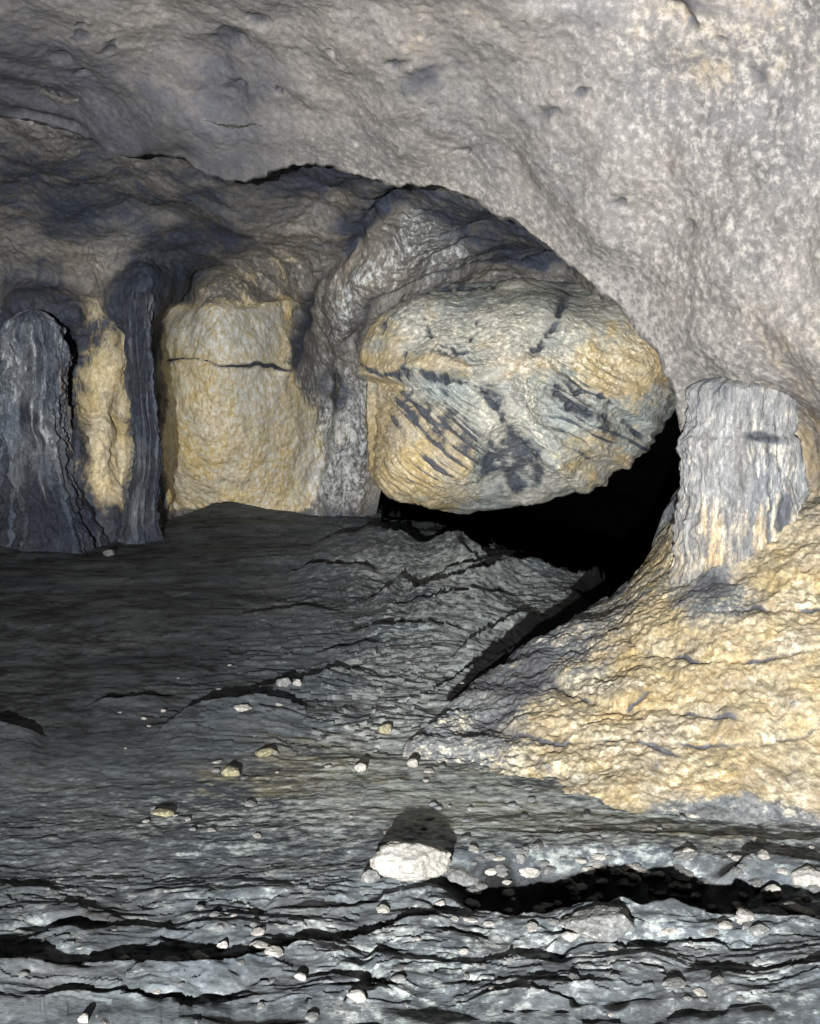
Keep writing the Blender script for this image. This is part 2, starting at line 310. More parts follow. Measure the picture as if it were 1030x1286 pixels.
for (cx, cy, r) in [(78, 68, 9), (135, 56, 7), (102, 36, 8), (290, 124, 9), (282, 66, 18), (322, 38, 10), (345, 122, 6), (415, 62, 6), (108, 90, 6), (780, 245, 9), (690, 140, 12), (730, 120, 10), (860, 42, 9), (940, 105, 14), (580, 190, 6), (530, 95, 16), (500, 70, 10), (865, 285, 9), (900, 60, 6)]:
    pits = np.maximum(pits, blob(wx, wy, cx, cy, r * 1.1, r * .7, 0, .8))
soft = sst(0, .10, vv)[:, None]
lip = np.exp(-((vv[:, None]) / .03) ** 2) * sst(330, 420, e[None, :, 0])
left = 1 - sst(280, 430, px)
disp = disp * (.3 + .7 * soft) - .03 * pits
# folds on the left
for (x0, y0, x1, y1, wd, am) in [(10, 140, 110, 168, 9, .06), (60, 200, 130, 190, 14, .05), (170, 205, 240, 195, 14, .05), (660, -10, 860, 30, 12, .06), (-40, 95, 200, 140, 20, .03)]:
    yl = y0 + (px - x0) * (y1 - y0) / (x1 - x0); disp -= am * np.exp(-((py - yl) / wd) ** 2) * sst(x0 - 10, x0 + 20, px) * (1 - sst(x1 - 20, x1 + 10, px))
Vm = Vm + Nn * disp[..., None]
# ragged arch edge
jag = .022 * fbm(np.stack([tt * 2.2, 0 * tt, 0 * tt], -1), 5, .6)
fall = np.exp(-vv / .04)[:, None]
Vm[..., 2] += jag[None] * fall; Vm[..., 0] -= .4 * jag[None] * fall
# rounded underside curling up and back behind the edge
back = []
ed = Vm[0]; tang = np.gradient(ed, axis=0); tang /= np.linalg.norm(tang, axis=1)[:, None]
outw = Vm[12] - Vm[0]; outw[:, 1] = 0; outw /= np.linalg.norm(outw, axis=1)[:, None]
for (o_, b_) in [(0.0, .05), (.02, .12), (.06, .25), (.16, .5), (.5, 1.0), (1.0, 1.6), (1.6, 2.6)]:
    back.append(ed + outw * o_ + np.array([0, b_, 0]) + .03 * fbm(ed * 4 + b_ * 3, 3)[:, None])
Vall = np.concatenate([np.stack(back[::-1]), Vm]); nb = len(back)
ppx, ppy = proj(Vm)
nz = fbm(Vm * 1.1, 4, off=31.)
och = .38 * blob(px, py, 900, 60, 120, 70, 10, .9) + .30 * sst(700, 1000, px) * sst(200, 520, py) + .25 * blob(px, py, 330, 175, 70, 40, 0, .9) + .18 * blob(px, py, 560, 40, 90, 50) + .16 * nz
och = och + .5 * blob(px, py, 1010, 640, 60, 90, 0, .6)
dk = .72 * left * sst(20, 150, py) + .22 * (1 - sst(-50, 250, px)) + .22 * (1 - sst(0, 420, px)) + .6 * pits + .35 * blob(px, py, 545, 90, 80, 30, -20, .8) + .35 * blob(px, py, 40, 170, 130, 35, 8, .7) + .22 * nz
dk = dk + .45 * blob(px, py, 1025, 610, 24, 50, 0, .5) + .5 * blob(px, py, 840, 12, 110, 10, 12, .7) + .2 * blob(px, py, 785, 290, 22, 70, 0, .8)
pl = .45 * np.exp(-vv / .07)[:, None] * sst(330, 480, e[None, :, 0]) * (1 - sst(800, 860, e[None, :, 0])) + .30 * sst(600, 900, px) + .06 * fbm(Vm * 2.3, 3, off=12.)  # first term paints the highlight along the arch edge
pad = lambda a: np.concatenate([np.repeat(a[:1], nb, 0), a])
A = {'ochre': pad(och), 'dark': pad(dk), 'pale': pad(pl)}
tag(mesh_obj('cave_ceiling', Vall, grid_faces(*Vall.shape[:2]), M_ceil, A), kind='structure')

# ------------------------------------------------------------------ inner chamber: roof and back wall
bx = np.linspace(-420, 900, 760)
top = np.interp(bx, [-420, 0, 160, 300, 450, 560, 680, 800, 900], [60, 95, 130, 150, 160, 180, 240, 340, 420])
bot = np.interp(bx, [-420, 440, 462, 490, 600, 700, 800, 900], [760, 740, 700, 560, 560, 545, 500, 470])
vv = np.linspace(0, 1, 460)[:, None]
px = np.repeat(bx[None], 460, 0); py = top[None] * (1 - vv) + bot[None] * vv
bdep = rbf([(-420, 100, 7.4), (0, 120, 7.1), (200, 160, 7.1), (300, 190, 6.97), (370, 180, 6.9), (450, 200, 6.75), (500, 205, 6.75), (640, 235, 6.9), (800, 380, 7.6), (900, 500, 8.6),
            (-200, 300, 8.9), (0, 300, 9.1), (150, 300, 9.0), (300, 300, 9.0), (420, 300, 8.5), (520, 300, 8.1), (650, 300, 8.3), (740, 345, 8.4),
            (-200, 450, 9.4), (50, 420, 9.6), (120, 420, 9.4), (120, 550, 9.2), (120, 660, 9.1), (180, 400, 9.6), (280, 370, 10.6), (240, 500, 10.7), (300, 500, 10.8), (280, 620, 10.4), (355, 400, 10.0), (380, 500, 10.0), (385, 600, 9.9),
            (425, 400, 9.0), (430, 500, 9.4), (430, 620, 9.9), (-50, 650, 9.3), (-400, 650, 9.0), (550, 450, 9.2), (650, 520, 9.8), (780, 450, 9.4), (200, 740, 9.0), (430, 740, 9.9), (-400, 760, 8.9), (470, 360, 8.4)])
dd = bdep(px, py)
# the yellow recess is cut back from its frame; the left drapery bulges
rec = sst(201, 208, px + 4 * np.sin(py / 17.)) * sst(376, 386, py + .10 * (px - 280) + 5 * np.sin(px / 13.)) * (1 - sst(352, 420, px + 0 * py)); dd = dd + .22 * rec * (1 - .6 * sst(560, 650, py))
pa = blob(px, py, 52, 560, 62, 190, 0, .5); pb = blob(px, py, 184, 560, 28, 210, 0, .6); dd = dd - .18 * pa - .25 * pb - .45 * blob(px, py, 190, 372, 42, 36, 0, .6) - .5 * blob(px, py, 46, 392, 60, 30, 0, .6); dr = blob(px, py, 135, 540, 50, 170, 0, .5); dd = dd - .22 * dr * (1 + .25 * np.cos((px - 135) / 7.0))
rid = blob(px, py, 425, 510, 40, 170, 0, .6); dd = dd - .10 * rid * (1 + .6 * np.cos((px - 425) / 5.5 + .01 * (py - 500)))
Vb = W(px, py, dd); Nn = gnormal(Vb); Nn *= -np.sign(Nn[..., 1].mean())
up = 1 - sst(300, 390, py)
disp = .10 * fbm(Vb * 1.1, 3, off=41.) * (1 - .8 * rec) + .036 * fbm(Vb * 3, 4, .5, off=42.) * (1 - .4 * up) + .022 * (1 - .6 * rec) * (1 - .6 * up) * ridged(Vb * np.array([8, 8, 4]), 4, .6, off=43.) + .009 * fbm(Vb * 22, 3, .6)
# strata sweeping up to the right under the arch
ang = (px * .55 + py * 1.0); disp += .035 * np.sin(ang / 13. + 2.5 * fbm(Vb * 1.3, 2, off=44.)) * up * sst(300, 480, px) + .03 * fbm(Vb * np.array([1.2, 4, 7]), 4, off=45.) * up * (.35 + .65 * sst(200, 450, px))
def band(pts, wd, jit=6):
    p = np.array(pts, float); m = np.zeros_like(px); j1 = jit * fbm(Vb * 2.5, 3, off=57.)
    for a_, b_ in zip(p[:-1], p[1:]):
        ex, ey = b_ - a_; t = np.clip(((px + j1 - a_[0]) * ex + (py + j1 - a_[1]) * ey) / (ex * ex + ey * ey), 0, 1); m = np.maximum(m, np.exp(-(np.hypot(px + j1 - a_[0] - t * ex, py + j1 - a_[1] - t * ey) / wd) ** 2))
    return m
swd = band([(508, 232), (450, 290), (405, 350), (372, 430), (362, 470)], 9); swp = band([(545, 250), (500, 310), (450, 360), (425, 420)], 15); swl = band([(740, 345), (640, 335), (540, 345), (470, 380), (440, 430)], 5)
disp -= .07 * swd - .05 * swp + .06 * swl
# crack across the yellow recess
cy = 450 + (px - 210) * .10 + 3 * np.sin(px / 14.) + 4 * fbm(np.stack([px / 25, 0 * px, 0 * px], -1), 3); ck = np.exp(-((py - cy) / (2.2 + 1.5 * np.sin(px / 23.))) ** 2) * sst(205, 215, px) * (1 - sst(340, 366, px)); disp -= .05 * ck
Vb = Vb + Nn * disp[..., None]
nz = fbm(Vb * 1.4, 4, off=50.)
alc = sst(200, 210, px) * sst(372, 396, py + .10 * (px - 280)) * (1 - sst(-14, 22, px - np.interp(py, [380, 455, 520, 600, 660], [362, 350, 378, 398, 370]))) * (1 - sst(632, 648, py)); och = 1.35 * alc + 1.25 * blob(px, py, 128, 545, 50, 150, -3, .35) + .35 * blob(px, py, 385, 540, 60, 90, 0, .7) + .2 * blob(px, py, 60, 350, 160, 90, 0, .8) + .3 * blob(px, py, 340, 360, 130, 50, 0, .8) + .15 * nz
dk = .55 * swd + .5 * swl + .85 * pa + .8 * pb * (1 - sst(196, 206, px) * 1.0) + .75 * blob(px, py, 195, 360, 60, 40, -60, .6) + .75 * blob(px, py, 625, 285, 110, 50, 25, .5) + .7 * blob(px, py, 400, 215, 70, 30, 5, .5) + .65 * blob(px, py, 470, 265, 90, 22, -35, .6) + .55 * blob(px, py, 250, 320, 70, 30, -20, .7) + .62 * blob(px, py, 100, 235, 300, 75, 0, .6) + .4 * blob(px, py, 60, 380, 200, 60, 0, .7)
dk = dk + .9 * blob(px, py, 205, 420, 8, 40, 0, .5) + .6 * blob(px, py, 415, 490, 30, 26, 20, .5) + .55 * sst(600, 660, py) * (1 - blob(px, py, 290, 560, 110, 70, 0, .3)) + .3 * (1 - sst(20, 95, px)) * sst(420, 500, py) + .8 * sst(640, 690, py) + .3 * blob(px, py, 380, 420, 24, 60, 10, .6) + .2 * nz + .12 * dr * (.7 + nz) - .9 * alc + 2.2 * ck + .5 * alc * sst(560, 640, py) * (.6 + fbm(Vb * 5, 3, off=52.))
pl = .35 * swp + .35 * band([(552, 240), (575, 300), (590, 330)], 10) + .6 * rid * sst(430, 500, py) + .35 * blob(px, py, 560, 300, 30, 60, 30, .6) + .3 * blob(px, py, 320, 490, 40, 40, 0, .8) + .35 * rect(px, py, 285, 408, 75, 34, 3, .4) + .32 * alc + .2 * blob(px, py, 470, 350, 50, 30, -30, .7) + .12 * nz  # swp term paints the lit band beside the dark sweep line
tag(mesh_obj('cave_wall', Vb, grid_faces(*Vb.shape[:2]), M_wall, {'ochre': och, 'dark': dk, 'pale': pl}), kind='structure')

# ------------------------------------------------------------------ dark passage under and behind the boulder
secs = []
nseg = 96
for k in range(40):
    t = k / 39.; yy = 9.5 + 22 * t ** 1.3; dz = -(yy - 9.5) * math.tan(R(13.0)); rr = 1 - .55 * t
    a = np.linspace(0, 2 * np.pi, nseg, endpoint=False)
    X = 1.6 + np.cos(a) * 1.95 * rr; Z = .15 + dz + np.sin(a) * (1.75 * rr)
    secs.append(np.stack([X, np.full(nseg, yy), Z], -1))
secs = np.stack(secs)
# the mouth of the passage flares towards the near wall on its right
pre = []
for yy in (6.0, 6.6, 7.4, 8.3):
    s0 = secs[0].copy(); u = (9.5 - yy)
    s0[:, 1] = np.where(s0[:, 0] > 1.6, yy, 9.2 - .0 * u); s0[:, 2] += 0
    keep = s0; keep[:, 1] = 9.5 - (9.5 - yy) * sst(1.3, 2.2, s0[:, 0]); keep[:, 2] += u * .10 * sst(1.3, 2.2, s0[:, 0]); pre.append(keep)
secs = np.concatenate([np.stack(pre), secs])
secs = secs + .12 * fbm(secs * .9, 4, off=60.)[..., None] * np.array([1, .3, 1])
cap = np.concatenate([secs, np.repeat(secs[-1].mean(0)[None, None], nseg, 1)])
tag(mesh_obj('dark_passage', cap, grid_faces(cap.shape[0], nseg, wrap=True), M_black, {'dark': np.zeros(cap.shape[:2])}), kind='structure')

# ------------------------------------------------------------------ outer rock shell, unseen, added to keep sky light out; open behind the camera
sh = []
for k, yy in enumerate([-7.0, -5, 0, 3, 6, 10, 16, 24, 36, 44]):
    a = np.linspace(-.25, np.pi + .25, 60); rx = 6.2 + (.6 if k == 0 else 0); 
    s0 = np.stack([np.cos(a) * rx - .8, np.full(60, yy), np.sin(a) * 6.6 - (3 if yy > 12 else 0)], -1); sh.append(s0)
sh.append(np.repeat(np.array([[-.8, 44.5, 0]]), 60, 0)); sh = np.stack(sh); sh += .35 * fbm(sh * .35, 3, off=70.)[..., None]
sh2 = sh.copy(); sh2[:, :, 0] = (sh[:, :, 0] + .8) * 1.35 - .8; sh2[:, :, 2] *= 1.35; sh2 = sh2[:1]
Vs = np.concatenate([sh2, sh]); tag(mesh_obj('rock_mass', Vs, grid_faces(*Vs.shape[:2]), M_hill, {'dark': np.zeros(Vs.shape[:2])}), kind='structure')

# ------------------------------------------------------------------ ochre slope on the right
CR = [(548, 905), (566, 890), (600, 866), (640, 837), (690, 800), (740, 765), (790, 737), (828, 690), (846, 652), (862, 610), (900, 590), (980, 600), (1080, 600), (1250, 590)]
CY_ = [4.88, 5.08, 5.34, 5.62, 5.95, 6.15, 6.15, 6.15, 6.2, 6.25, 6.15, 5.7, 5.3, 5.0]
FT = [(500, 935), (505, 965), (530, 995), (570, 1016), (625, 1034), (680, 1044), (730, 1050), (790, 1052), (850, 1050), (910, 1050), (980, 1050), (1060, 1052), (1160, 1056), (1320, 1060)]
nu, nv = 620, 330
tt = np.linspace(0, len(CR) - 1, nu); c = curve_at([(a[0], a[1], b) for a, b in zip(CR, CY_)], tt); f = curve_at(FT, tt); f[:, 1] += 6 * fbm(np.stack([tt * 1.1, 0 * tt, 0 * tt], -1), 2, .4, off=96.)
Cw = W(c[:, 0], c[:, 1], c[:, 2]); Fw = to_floor(f[:, 0], f[:, 1]); Fw[:, 2] -= .05
vv = np.linspace(0, 1, nv)[:, None]
Vs = Cw[None] * (1 - vv[..., None]) + Fw[None] * vv[..., None]
L_ = np.linalg.norm(Cw - Fw, axis=1)[None]
Vs[..., 2] += .20 * np.sin(np.pi * vv) * (1 - vv) * np.minimum(1, L_ / 1.5)     # convex
ppx, ppy = proj(Vs)
Nn = gnormal(Vs); Nn *= -np.sign(Nn[..., 1].mean())
amp = np.sin(np.pi * np.clip(vv * .93 + .07, 0, 1)) ** .5
disp = .06 * fbm(Vs * 1.7, 3, off=80.) + .017 * fbm(Vs * 5, 4, .6, off=81.) + .012 * ridged(Vs * 9, 4, .6, off=82.) + .007 * fbm(Vs * 30, 3, .65, off=83.)
crk = np.zeros_like(ppx)
for pts, dpt, wd in [([(780, 810), (830, 818), (880, 822), (960, 826), (1040, 805)], .05, 4), ([(690, 860), (740, 880), (800, 888), (880, 895), (940, 905)], .05, 5), ([(640, 930), (720, 940), (780, 925), (860, 950)], .04, 4),                      ([(850, 930), (930, 935), (1030, 915)], .04, 4), ([(750, 900), (820, 870)], .04, 3), ([(600, 905), (700, 880)], .03, 4), ([(900, 770), (1040, 760)], .04, 5)]:
    p = np.array(pts, float); yl = np.interp(ppx, p[:, 0], p[:, 1]) + 9 * fbm(Vs * 3.5, 3, off=84.); s = ppy - yl
    m = sst(p[0, 0] - 20, p[0, 0] + 30, ppx) * (1 - sst(p[-1, 0] - 30, p[-1, 0] + 20, ppx)); disp = disp + .45 * m * dpt * (np.where(s > 0, -np.exp(-s / (wd * 1.2)), -np.exp(s / 2.))); crk = np.maximum(crk, m * np.exp(-(s / 2.2) ** 2))
crest_w = np.exp(-vv / .05); disp = disp * (1 - .5 * crest_w)
Vs = Vs + Nn * (disp * amp)[..., None]
jag = fbm(np.stack([tt * 3.1, 0 * tt, 0 * tt], -1), 5, .65, off=7.); Vs[..., 2] += (.035 * jag[None]) * np.exp(-vv / .03)
bk = []
for (b_, dz) in [(.06, -.03), (.14, -.10), (.25, -.3), (.35, -.7), (.4, -1.4)]:
    q = Vs[0].copy(); q[:, 1] += b_; q[:, 0] += -.35 * b_; q[:, 2] += dz + .03 * fbm(q * 6, 3); bk.append(q)
Va = np.concatenate([np.stack(bk[::-1]), Vs]); nb = len(bk)
nz = fbm(Vs * 2.2, 4, off=90.)
och = -.25 + 1.2 * sst(540, 790, ppx + (ppy - 880) * .9) * (1 - .5 * blob(ppx, ppy, 880, 740, 60, 45, 0, .5)) * (1 - .9 * sst(1000, 1046, ppy + 30 * fbm(Vs * 2.5, 4, off=94.))) + .5 * blob(ppx, ppy, 840, 700, 30, 60, 20, .5) + .25 * nz
dk = .06 + 1.1 * crk * (.6 + fbm(Vs * 7, 2, off=95.)) + .45 * blob(ppx, ppy, 880, 745, 42, 34, 0, .4) + .35 * blob(ppx, ppy, 620, 880, 90, 60, -30, .8) + .45 * fbm(Vs * 4.5, 4, off=92.) + .12 * sst(1025, 1050, ppy) + .3 * blob(ppx, ppy, 640, 870, 70, 30, -30, .6)
pl = .12 + .4 * fbm(Vs * 6, 4, off=91.) + .25 * blob(ppx, ppy, 640, 960, 130, 60, 0, .8)
pad = lambda a: np.concatenate([np.repeat(a[:1], nb, 0), a])
tag(mesh_obj('rock_slope', Va, grid_faces(*Va.shape[:2]), M_slope, {'ochre': pad(och), 'dark': pad(dk), 'pale': pad(pl)}), kind='structure')

# ------------------------------------------------------------------ the hanging boulder
OUT = [(450, 470), (450, 520), (457, 575), (474, 612), (530, 634), (600, 642), (680, 632), (740, 612), (790, 578), (828, 542), (864, 494), (896, 440), (885, 396), (826, 366), (740, 356), (660, 352), (590, 354), (530, 362), (490, 388), (464, 425)]
na, nr = 520, 260
tt = np.linspace(0, len(OUT), na, endpoint=False)
oc_ = curve_at(OUT[-2:] + OUT + OUT[:3], tt + 2)
bc = np.array([650., 495.])
rr = np.linspace(0, 1, nr)[:, None]
px = bc[0] + (oc_[None, :, 0] - bc[0]) * rr; py = bc[1] + (oc_[None, :, 1] - bc[1]) * rr
# front: flattish face rounding at the rim
prof = 1 - (1 - np.clip(rr, 0, 1) ** 4.5) ** .5
dd = 7.35 + .85 * prof
fa = np.maximum(np.maximum(.0022 * (455 - py), .0020 * (py - 475) - .0008 * (px - 560)), np.maximum(.0024 * (px - 720) + .0012 * (py - 470), -.0010 * (px - 560) + .0004 * (py - 470)))
fa = np.maximum(fa, .0011 * (px - 600) - .0004 * (py - 470) - .02)
dd = 7.45 + np.clip(fa, -.05, .8) + .80 * prof
dd = dd + 0 * (px - 650) * (px < 650) * -1 * .6 + .25 * sst(400, 352, py) * 1.0 - .0012 * (py - 495)
# facets
dd = dd + .10 * sst(0, 40, (py - 470) - (px - 500) * .9 + 90) * (px < 620) * 0 - .10 * blob(px, py, 540, 560, 90, 70, 35, .4) + .10 * blob(px, py, 640, 590, 34, 50, -15, .4) - .08 * blob(px, py, 790, 450, 60, 50, 30, .5) + .07 * blob(px, py, 700, 520, 50, 18, 40, .5)
Vf = W(px, py, dd)
Nn = -gnormal(Vf); Nn[0] = [0, -1, 0]; Nn *= -np.sign(Nn[..., 1].mean())
diag = (px * .55 - py * .83) ; diag2 = (px * .83 + py * .55)
low = sst(455, 500, py)
wj = 14 * fbm(np.stack([px / 60, py / 60, 0 * px], -1), 3, off=105.)
# broad facets: a sloping lower left face, a wedge pushed in at the bottom centre, folds on the right
face = (px - 640) * .62 - (py - 470) * .78 + wj
disp = .07 * fbm(Vf * 1.5, 2, off=100.) + .014 * fbm(Vf * 5, 4, .5, off=101.) + .004 * ridged(Vf * 12, 4, .6, off=102.) + .006 * fbm(Vf * 32, 3, .6)
disp -= .16 * sst(466, 476, py + .06 * (px - 520) + .4 * wj) * (px < 640) * (1 - sst(590, 640, px)) * (1 - sst(0, 150, py - 470))
l1 = fbm(np.stack([(px * .60 - py * .80 + .12 * wj) / 6., (px * .80 + py * .60) / 110., 0 * px], -1), 4, .6, off=103.)
lines = l1
disp += .030 * l1 * low * (1 - sst(560, 640, px)) + .05 * fbm(np.stack([(px * .5 - py * .86 + .3 * wj) / 16., (px * .86 + py * .5) / 110., 0 * px], -1), 3, off=104.) * sst(620, 700, px) * sst(430, 480, py)
disp -= .05 * blob(px + wj, py, 640, 590, 36, 50, 15, .8)
disp += .025 * fbm(np.stack([(px * .9 + py * .3) / 26., py / 80., 0 * px], -1), 3, off=106.) * (1 - sst(440, 470, py))
def line(pts, wd):
    p = np.array(pts, float); m = np.zeros_like(px); jx = 2.5 * fbm(np.stack([px / 14, py / 14, 0 * px], -1), 3); jy = 2.5 * fbm(np.stack([px / 14, py / 14, 0 * px + 5], -1), 3)
    for a, b in zip(p[:-1], p[1:]):
        ex, ey = b - a; t = np.clip(((px + jx - a[0]) * ex + (py + jy - a[1]) * ey) / (ex * ex + ey * ey), 0, 1); m = np.maximum(m, np.exp(-(np.hypot(px + jx - a[0] - t * ex, py + jy - a[1] - t * ey) / wd) ** 2))
    return m
cracks = line([(452, 455), (475, 470), (520, 466), (560, 472), (592, 476)], 3.4); cracks = np.maximum(cracks, line([(532, 388), (538, 415), (556, 430), (580, 438)], 2.4)); cracks = np.maximum(cracks, line([(560, 428), (590, 420), (600, 395)], 2.0))
cracks = np.maximum(cracks, line([(545, 436), (562, 442), (585, 436)], 4)); cracks = np.maximum(cracks, .8 * line([(505, 440), (506, 470), (490, 500)], 3)); cracks = np.maximum(cracks, line([(688, 490), (712, 512), (740, 520)], 4)); cracks = np.maximum(cracks, .7 * line([(706, 385), (690, 420), (668, 445)], 5)); cracks = np.maximum(cracks, .7 * line([(700, 485), (760, 500), (800, 545)], 4))
cracks = np.maximum(cracks, .8 * line([(600, 478), (620, 510), (640, 540)], 3)); cracks = np.maximum(cracks, .6 * line([(480, 420), (500, 390), (540, 362), (620, 358)], 3))
cracks = np.clip(cracks * (.55 + .9 * fbm(np.stack([px / 12, py / 12, 0 * px + 9], -1), 3)), 0, 1)
disp -= .06 * cracks
disp[0] = disp[0].mean()
Vf = Vf + Nn * disp[..., None] * np.where(rr > .985, .5, 1)[..., None]
Vf[0] = Vf[0].mean(0)
rows = []
cen = Vf[-1].mean(0)
for k in range(1, 26):
    a = k / 25. * math.pi / 2; q = cen + (Vf[-1] - cen) * math.cos(a) ** .6; q[:, 1] = Vf[-1, :, 1] * (1 - k / 25.) + k / 25. * 8.9 + .75 * math.sin(a); q[:, 1] = np.minimum(q[:, 1], 9.9)
    q += .04 * fbm(q * 3, 3)[:, None]; rows.append(q)
Vl = np.concatenate([Vf, np.stack(rows)]); nb = len(rows)
nz = fbm(Vf * 2.5, 4, off=110.)
hf = fbm(np.stack([px / 22, py / 22, 0 * px + 3], -1), 4, .65)
och = .85 * blob(px, py, 515, 575, 90, 70, 35, .5) + .7 * blob(px, py, 800, 455, 70, 55, 30, .6) + .7 * blob(px, py, 535, 458, 60, 12, 3, .6) + .6 * blob(px, py, 480, 445, 24, 50, 0, .5) + .55 * blob(px, py, 745, 570, 60, 40, -20, .6) + .4 * blob(px, py, 720, 470, 90, 34, 0, .7) + .5 * blob(px, py, 462, 540, 20, 80, 0, .5) + .22 * blob(px, py, 600, 420, 120, 50) + .2 * nz + .22 * hf
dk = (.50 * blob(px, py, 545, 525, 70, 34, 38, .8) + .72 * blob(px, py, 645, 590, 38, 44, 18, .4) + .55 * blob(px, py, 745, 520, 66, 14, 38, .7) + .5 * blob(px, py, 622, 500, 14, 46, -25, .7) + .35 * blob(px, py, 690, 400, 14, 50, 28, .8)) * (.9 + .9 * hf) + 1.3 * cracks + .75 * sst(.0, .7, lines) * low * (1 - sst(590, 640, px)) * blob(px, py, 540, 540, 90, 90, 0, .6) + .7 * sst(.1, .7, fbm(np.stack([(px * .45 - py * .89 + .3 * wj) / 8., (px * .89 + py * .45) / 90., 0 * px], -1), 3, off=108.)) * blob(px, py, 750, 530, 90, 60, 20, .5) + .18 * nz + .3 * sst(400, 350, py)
pl = .75 * blob(px, py, 632, 566, 14, 15, 0, .5) + .6 * blob(px, py, 668, 520, 11, 46, -8, .6) + .45 * blob(px, py, 608, 500, 14, 46, -18, .6) + .5 * blob(px, py, 700, 585, 4, 44, -32, .5) + .35 * blob(px, py, 735, 500, 12, 12, 0, .5) + .35 * blob(px, py, 720, 450, 90, 34, 0, .8) + .3 * blob(px, py, 560, 400, 110, 36, 0, .8) + .2 * nz + .2 * hf
pad = lambda a: np.concatenate([a, np.repeat(a[-1:], nb, 0)])
bo = mesh_obj('hanging_boulder', Vl, grid_faces(Vl.shape[0], na, wrap=True), M_lobe, {'ochre': pad(och), 'dark': pad(dk), 'pale': pad(pl)}, loc=tuple(W(650, 560, 8.2)))
tag(bo, 'huge rounded boulder with ochre and blue-grey patches hanging over the black opening', 'boulder')

# ------------------------------------------------------------------ columns
def column(name, cx, ytop, ybot, Y, rad, mat, label, seed, flute=16, fl=.05, flare=.5, masks=None, rag=1.0, kn=.05, dome=.1, topf=.3, cap=None, nh=260, na=300, sink=.1, lean=0):
    P0 = W(cx, ybot, Y); P1 = W(cx, ytop, Y); h0, h1 = P0[2] - sink, P1[2] + .05
    t = np.linspace(0, 1, nh)[:, None]; a = np.linspace(0, 2 * np.pi, na, endpoint=False)[None]
    r = rad * (1 + flare * np.exp(-t / .10) + .18 * np.exp(-t / .35) + topf * np.exp(-(1 - t) / .06))
    if cap is not None: r = cap(t, a, r)
    tc = np.clip((t - (1 - dome)) / dome, 0, .985); r = r * np.sqrt(1 - tc ** 2.4)
    X = np.cos(a) * np.ones_like(t); Yy = np.sin(a) * np.ones_like(t); Z = h0 + (h1 - h0) * t + 0 * a
    Q = np.stack([X * 1.0, Yy, Z * .35], -1)
    g = ridged(np.stack([X * flute * .12, Yy * flute * .12, Z * .5], -1), 3, .5, off=seed)
    r = r * (1 + .20 * rag * fbm(Q * 1.5, 3, off=seed) + .10 * rag * fbm(np.stack([X * 1.2, Yy * 1.2, Z * 3.5], -1), 5, .6, off=seed + 2)) + rad * (fl * 4 * (g - .6)) + rad * kn * fbm(np.stack([X * 2.5, Yy * 2.5, Z * 7], -1), 4, .6, off=seed + 1)
    wob = rad * .35 * rag * np.sin(t * 7 + seed) * (1 - t) + rad * .25 * rag * fbm(np.stack([t * 4 + 0 * a, 0 * t + 0 * a, 0 * t + 0 * a + seed], -1), 3)
    V = np.stack([P0[0] + X * r + lean * t + wob, Y + Yy * r * .8, Z], -1)
    ppx, ppy = proj(V); A = masks(ppx, ppy, V, g) if masks else {}
    capr = V[-1].mean(0); V = np.concatenate([V, (V[-1] * .5 + capr * .5)[None] + np.array([0, 0, .004]), np.repeat(capr[None, None], na, 1) + np.array([0, 0, .006])])
    A = {k: np.concatenate([v, v[-1:], v[-1:]]) for k, v in A.items()}
    return tag(mesh_obj(name, V, grid_faces(V.shape[0], na, wrap=True), mat, A, loc=(P0[0], Y, h0)), label, 'rock column')
def m_right(px, py, V, g):
    n = fbm(V * 4, 4, off=120.)
    led = np.maximum(blob(px, py, 940, 546, 46, 7, 8, .8), blob(px, py, 885, 514, 26, 6, -5, .8))
    return {'ochre': .45 * sst(560, 700, py) + .2 * n, 'dark': .6 * led * (.6 + 2 * n) + .25 * n + .75 * blob(px, py, 984, 645, 9, 26, 10, .5) + .5 * blob(px, py, 880, 745, 44, 34, 0, .5) + .35 * (1 - sst(500, 530, py)), 'pale': .22 + .3 * sst(.6, .95, g) + .3 * n}
def cap_right(t, a, r):
    # two rounded shoulders with a ledge near the top
    led = .10 * (1 - sst(.78, .80, t)) - .04 * sst(.80, .86, t) * (1 - sst(.9, .97, t))
    return r * (1 + led)
column('rock_column', 921, 484, 782, 5.36, .262, M_col, 'thick pale fluted column standing on the ochre slope beside the black opening', 3.3, flute=26, fl=.04, flare=.5, kn=.10, masks=m_right, topf=0, cap=cap_right, sink=.2, rag=.3, dome=.07)
def m_a(px, py, V, g):
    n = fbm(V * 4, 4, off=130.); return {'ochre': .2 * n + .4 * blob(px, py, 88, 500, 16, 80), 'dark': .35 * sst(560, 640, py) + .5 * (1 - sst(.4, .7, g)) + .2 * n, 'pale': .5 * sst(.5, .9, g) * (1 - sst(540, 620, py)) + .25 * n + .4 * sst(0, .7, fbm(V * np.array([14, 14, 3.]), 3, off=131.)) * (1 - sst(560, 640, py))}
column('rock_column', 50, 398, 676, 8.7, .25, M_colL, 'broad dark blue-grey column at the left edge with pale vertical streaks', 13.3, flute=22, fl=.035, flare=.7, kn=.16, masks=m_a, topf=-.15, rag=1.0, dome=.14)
def m_b(px, py, V, g):
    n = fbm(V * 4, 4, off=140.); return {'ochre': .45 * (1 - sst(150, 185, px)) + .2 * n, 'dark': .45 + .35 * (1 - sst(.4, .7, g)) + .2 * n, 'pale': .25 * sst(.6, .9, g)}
column('rock_column', 182, 372, 684, 8.95, .095, M_colL, 'slender near-black column between the orange drapery and the yellow recess', 23.3, flute=14, fl=.03, flare=1.1, kn=.2, masks=m_b, topf=.5, rag=1.2, dome=.06)

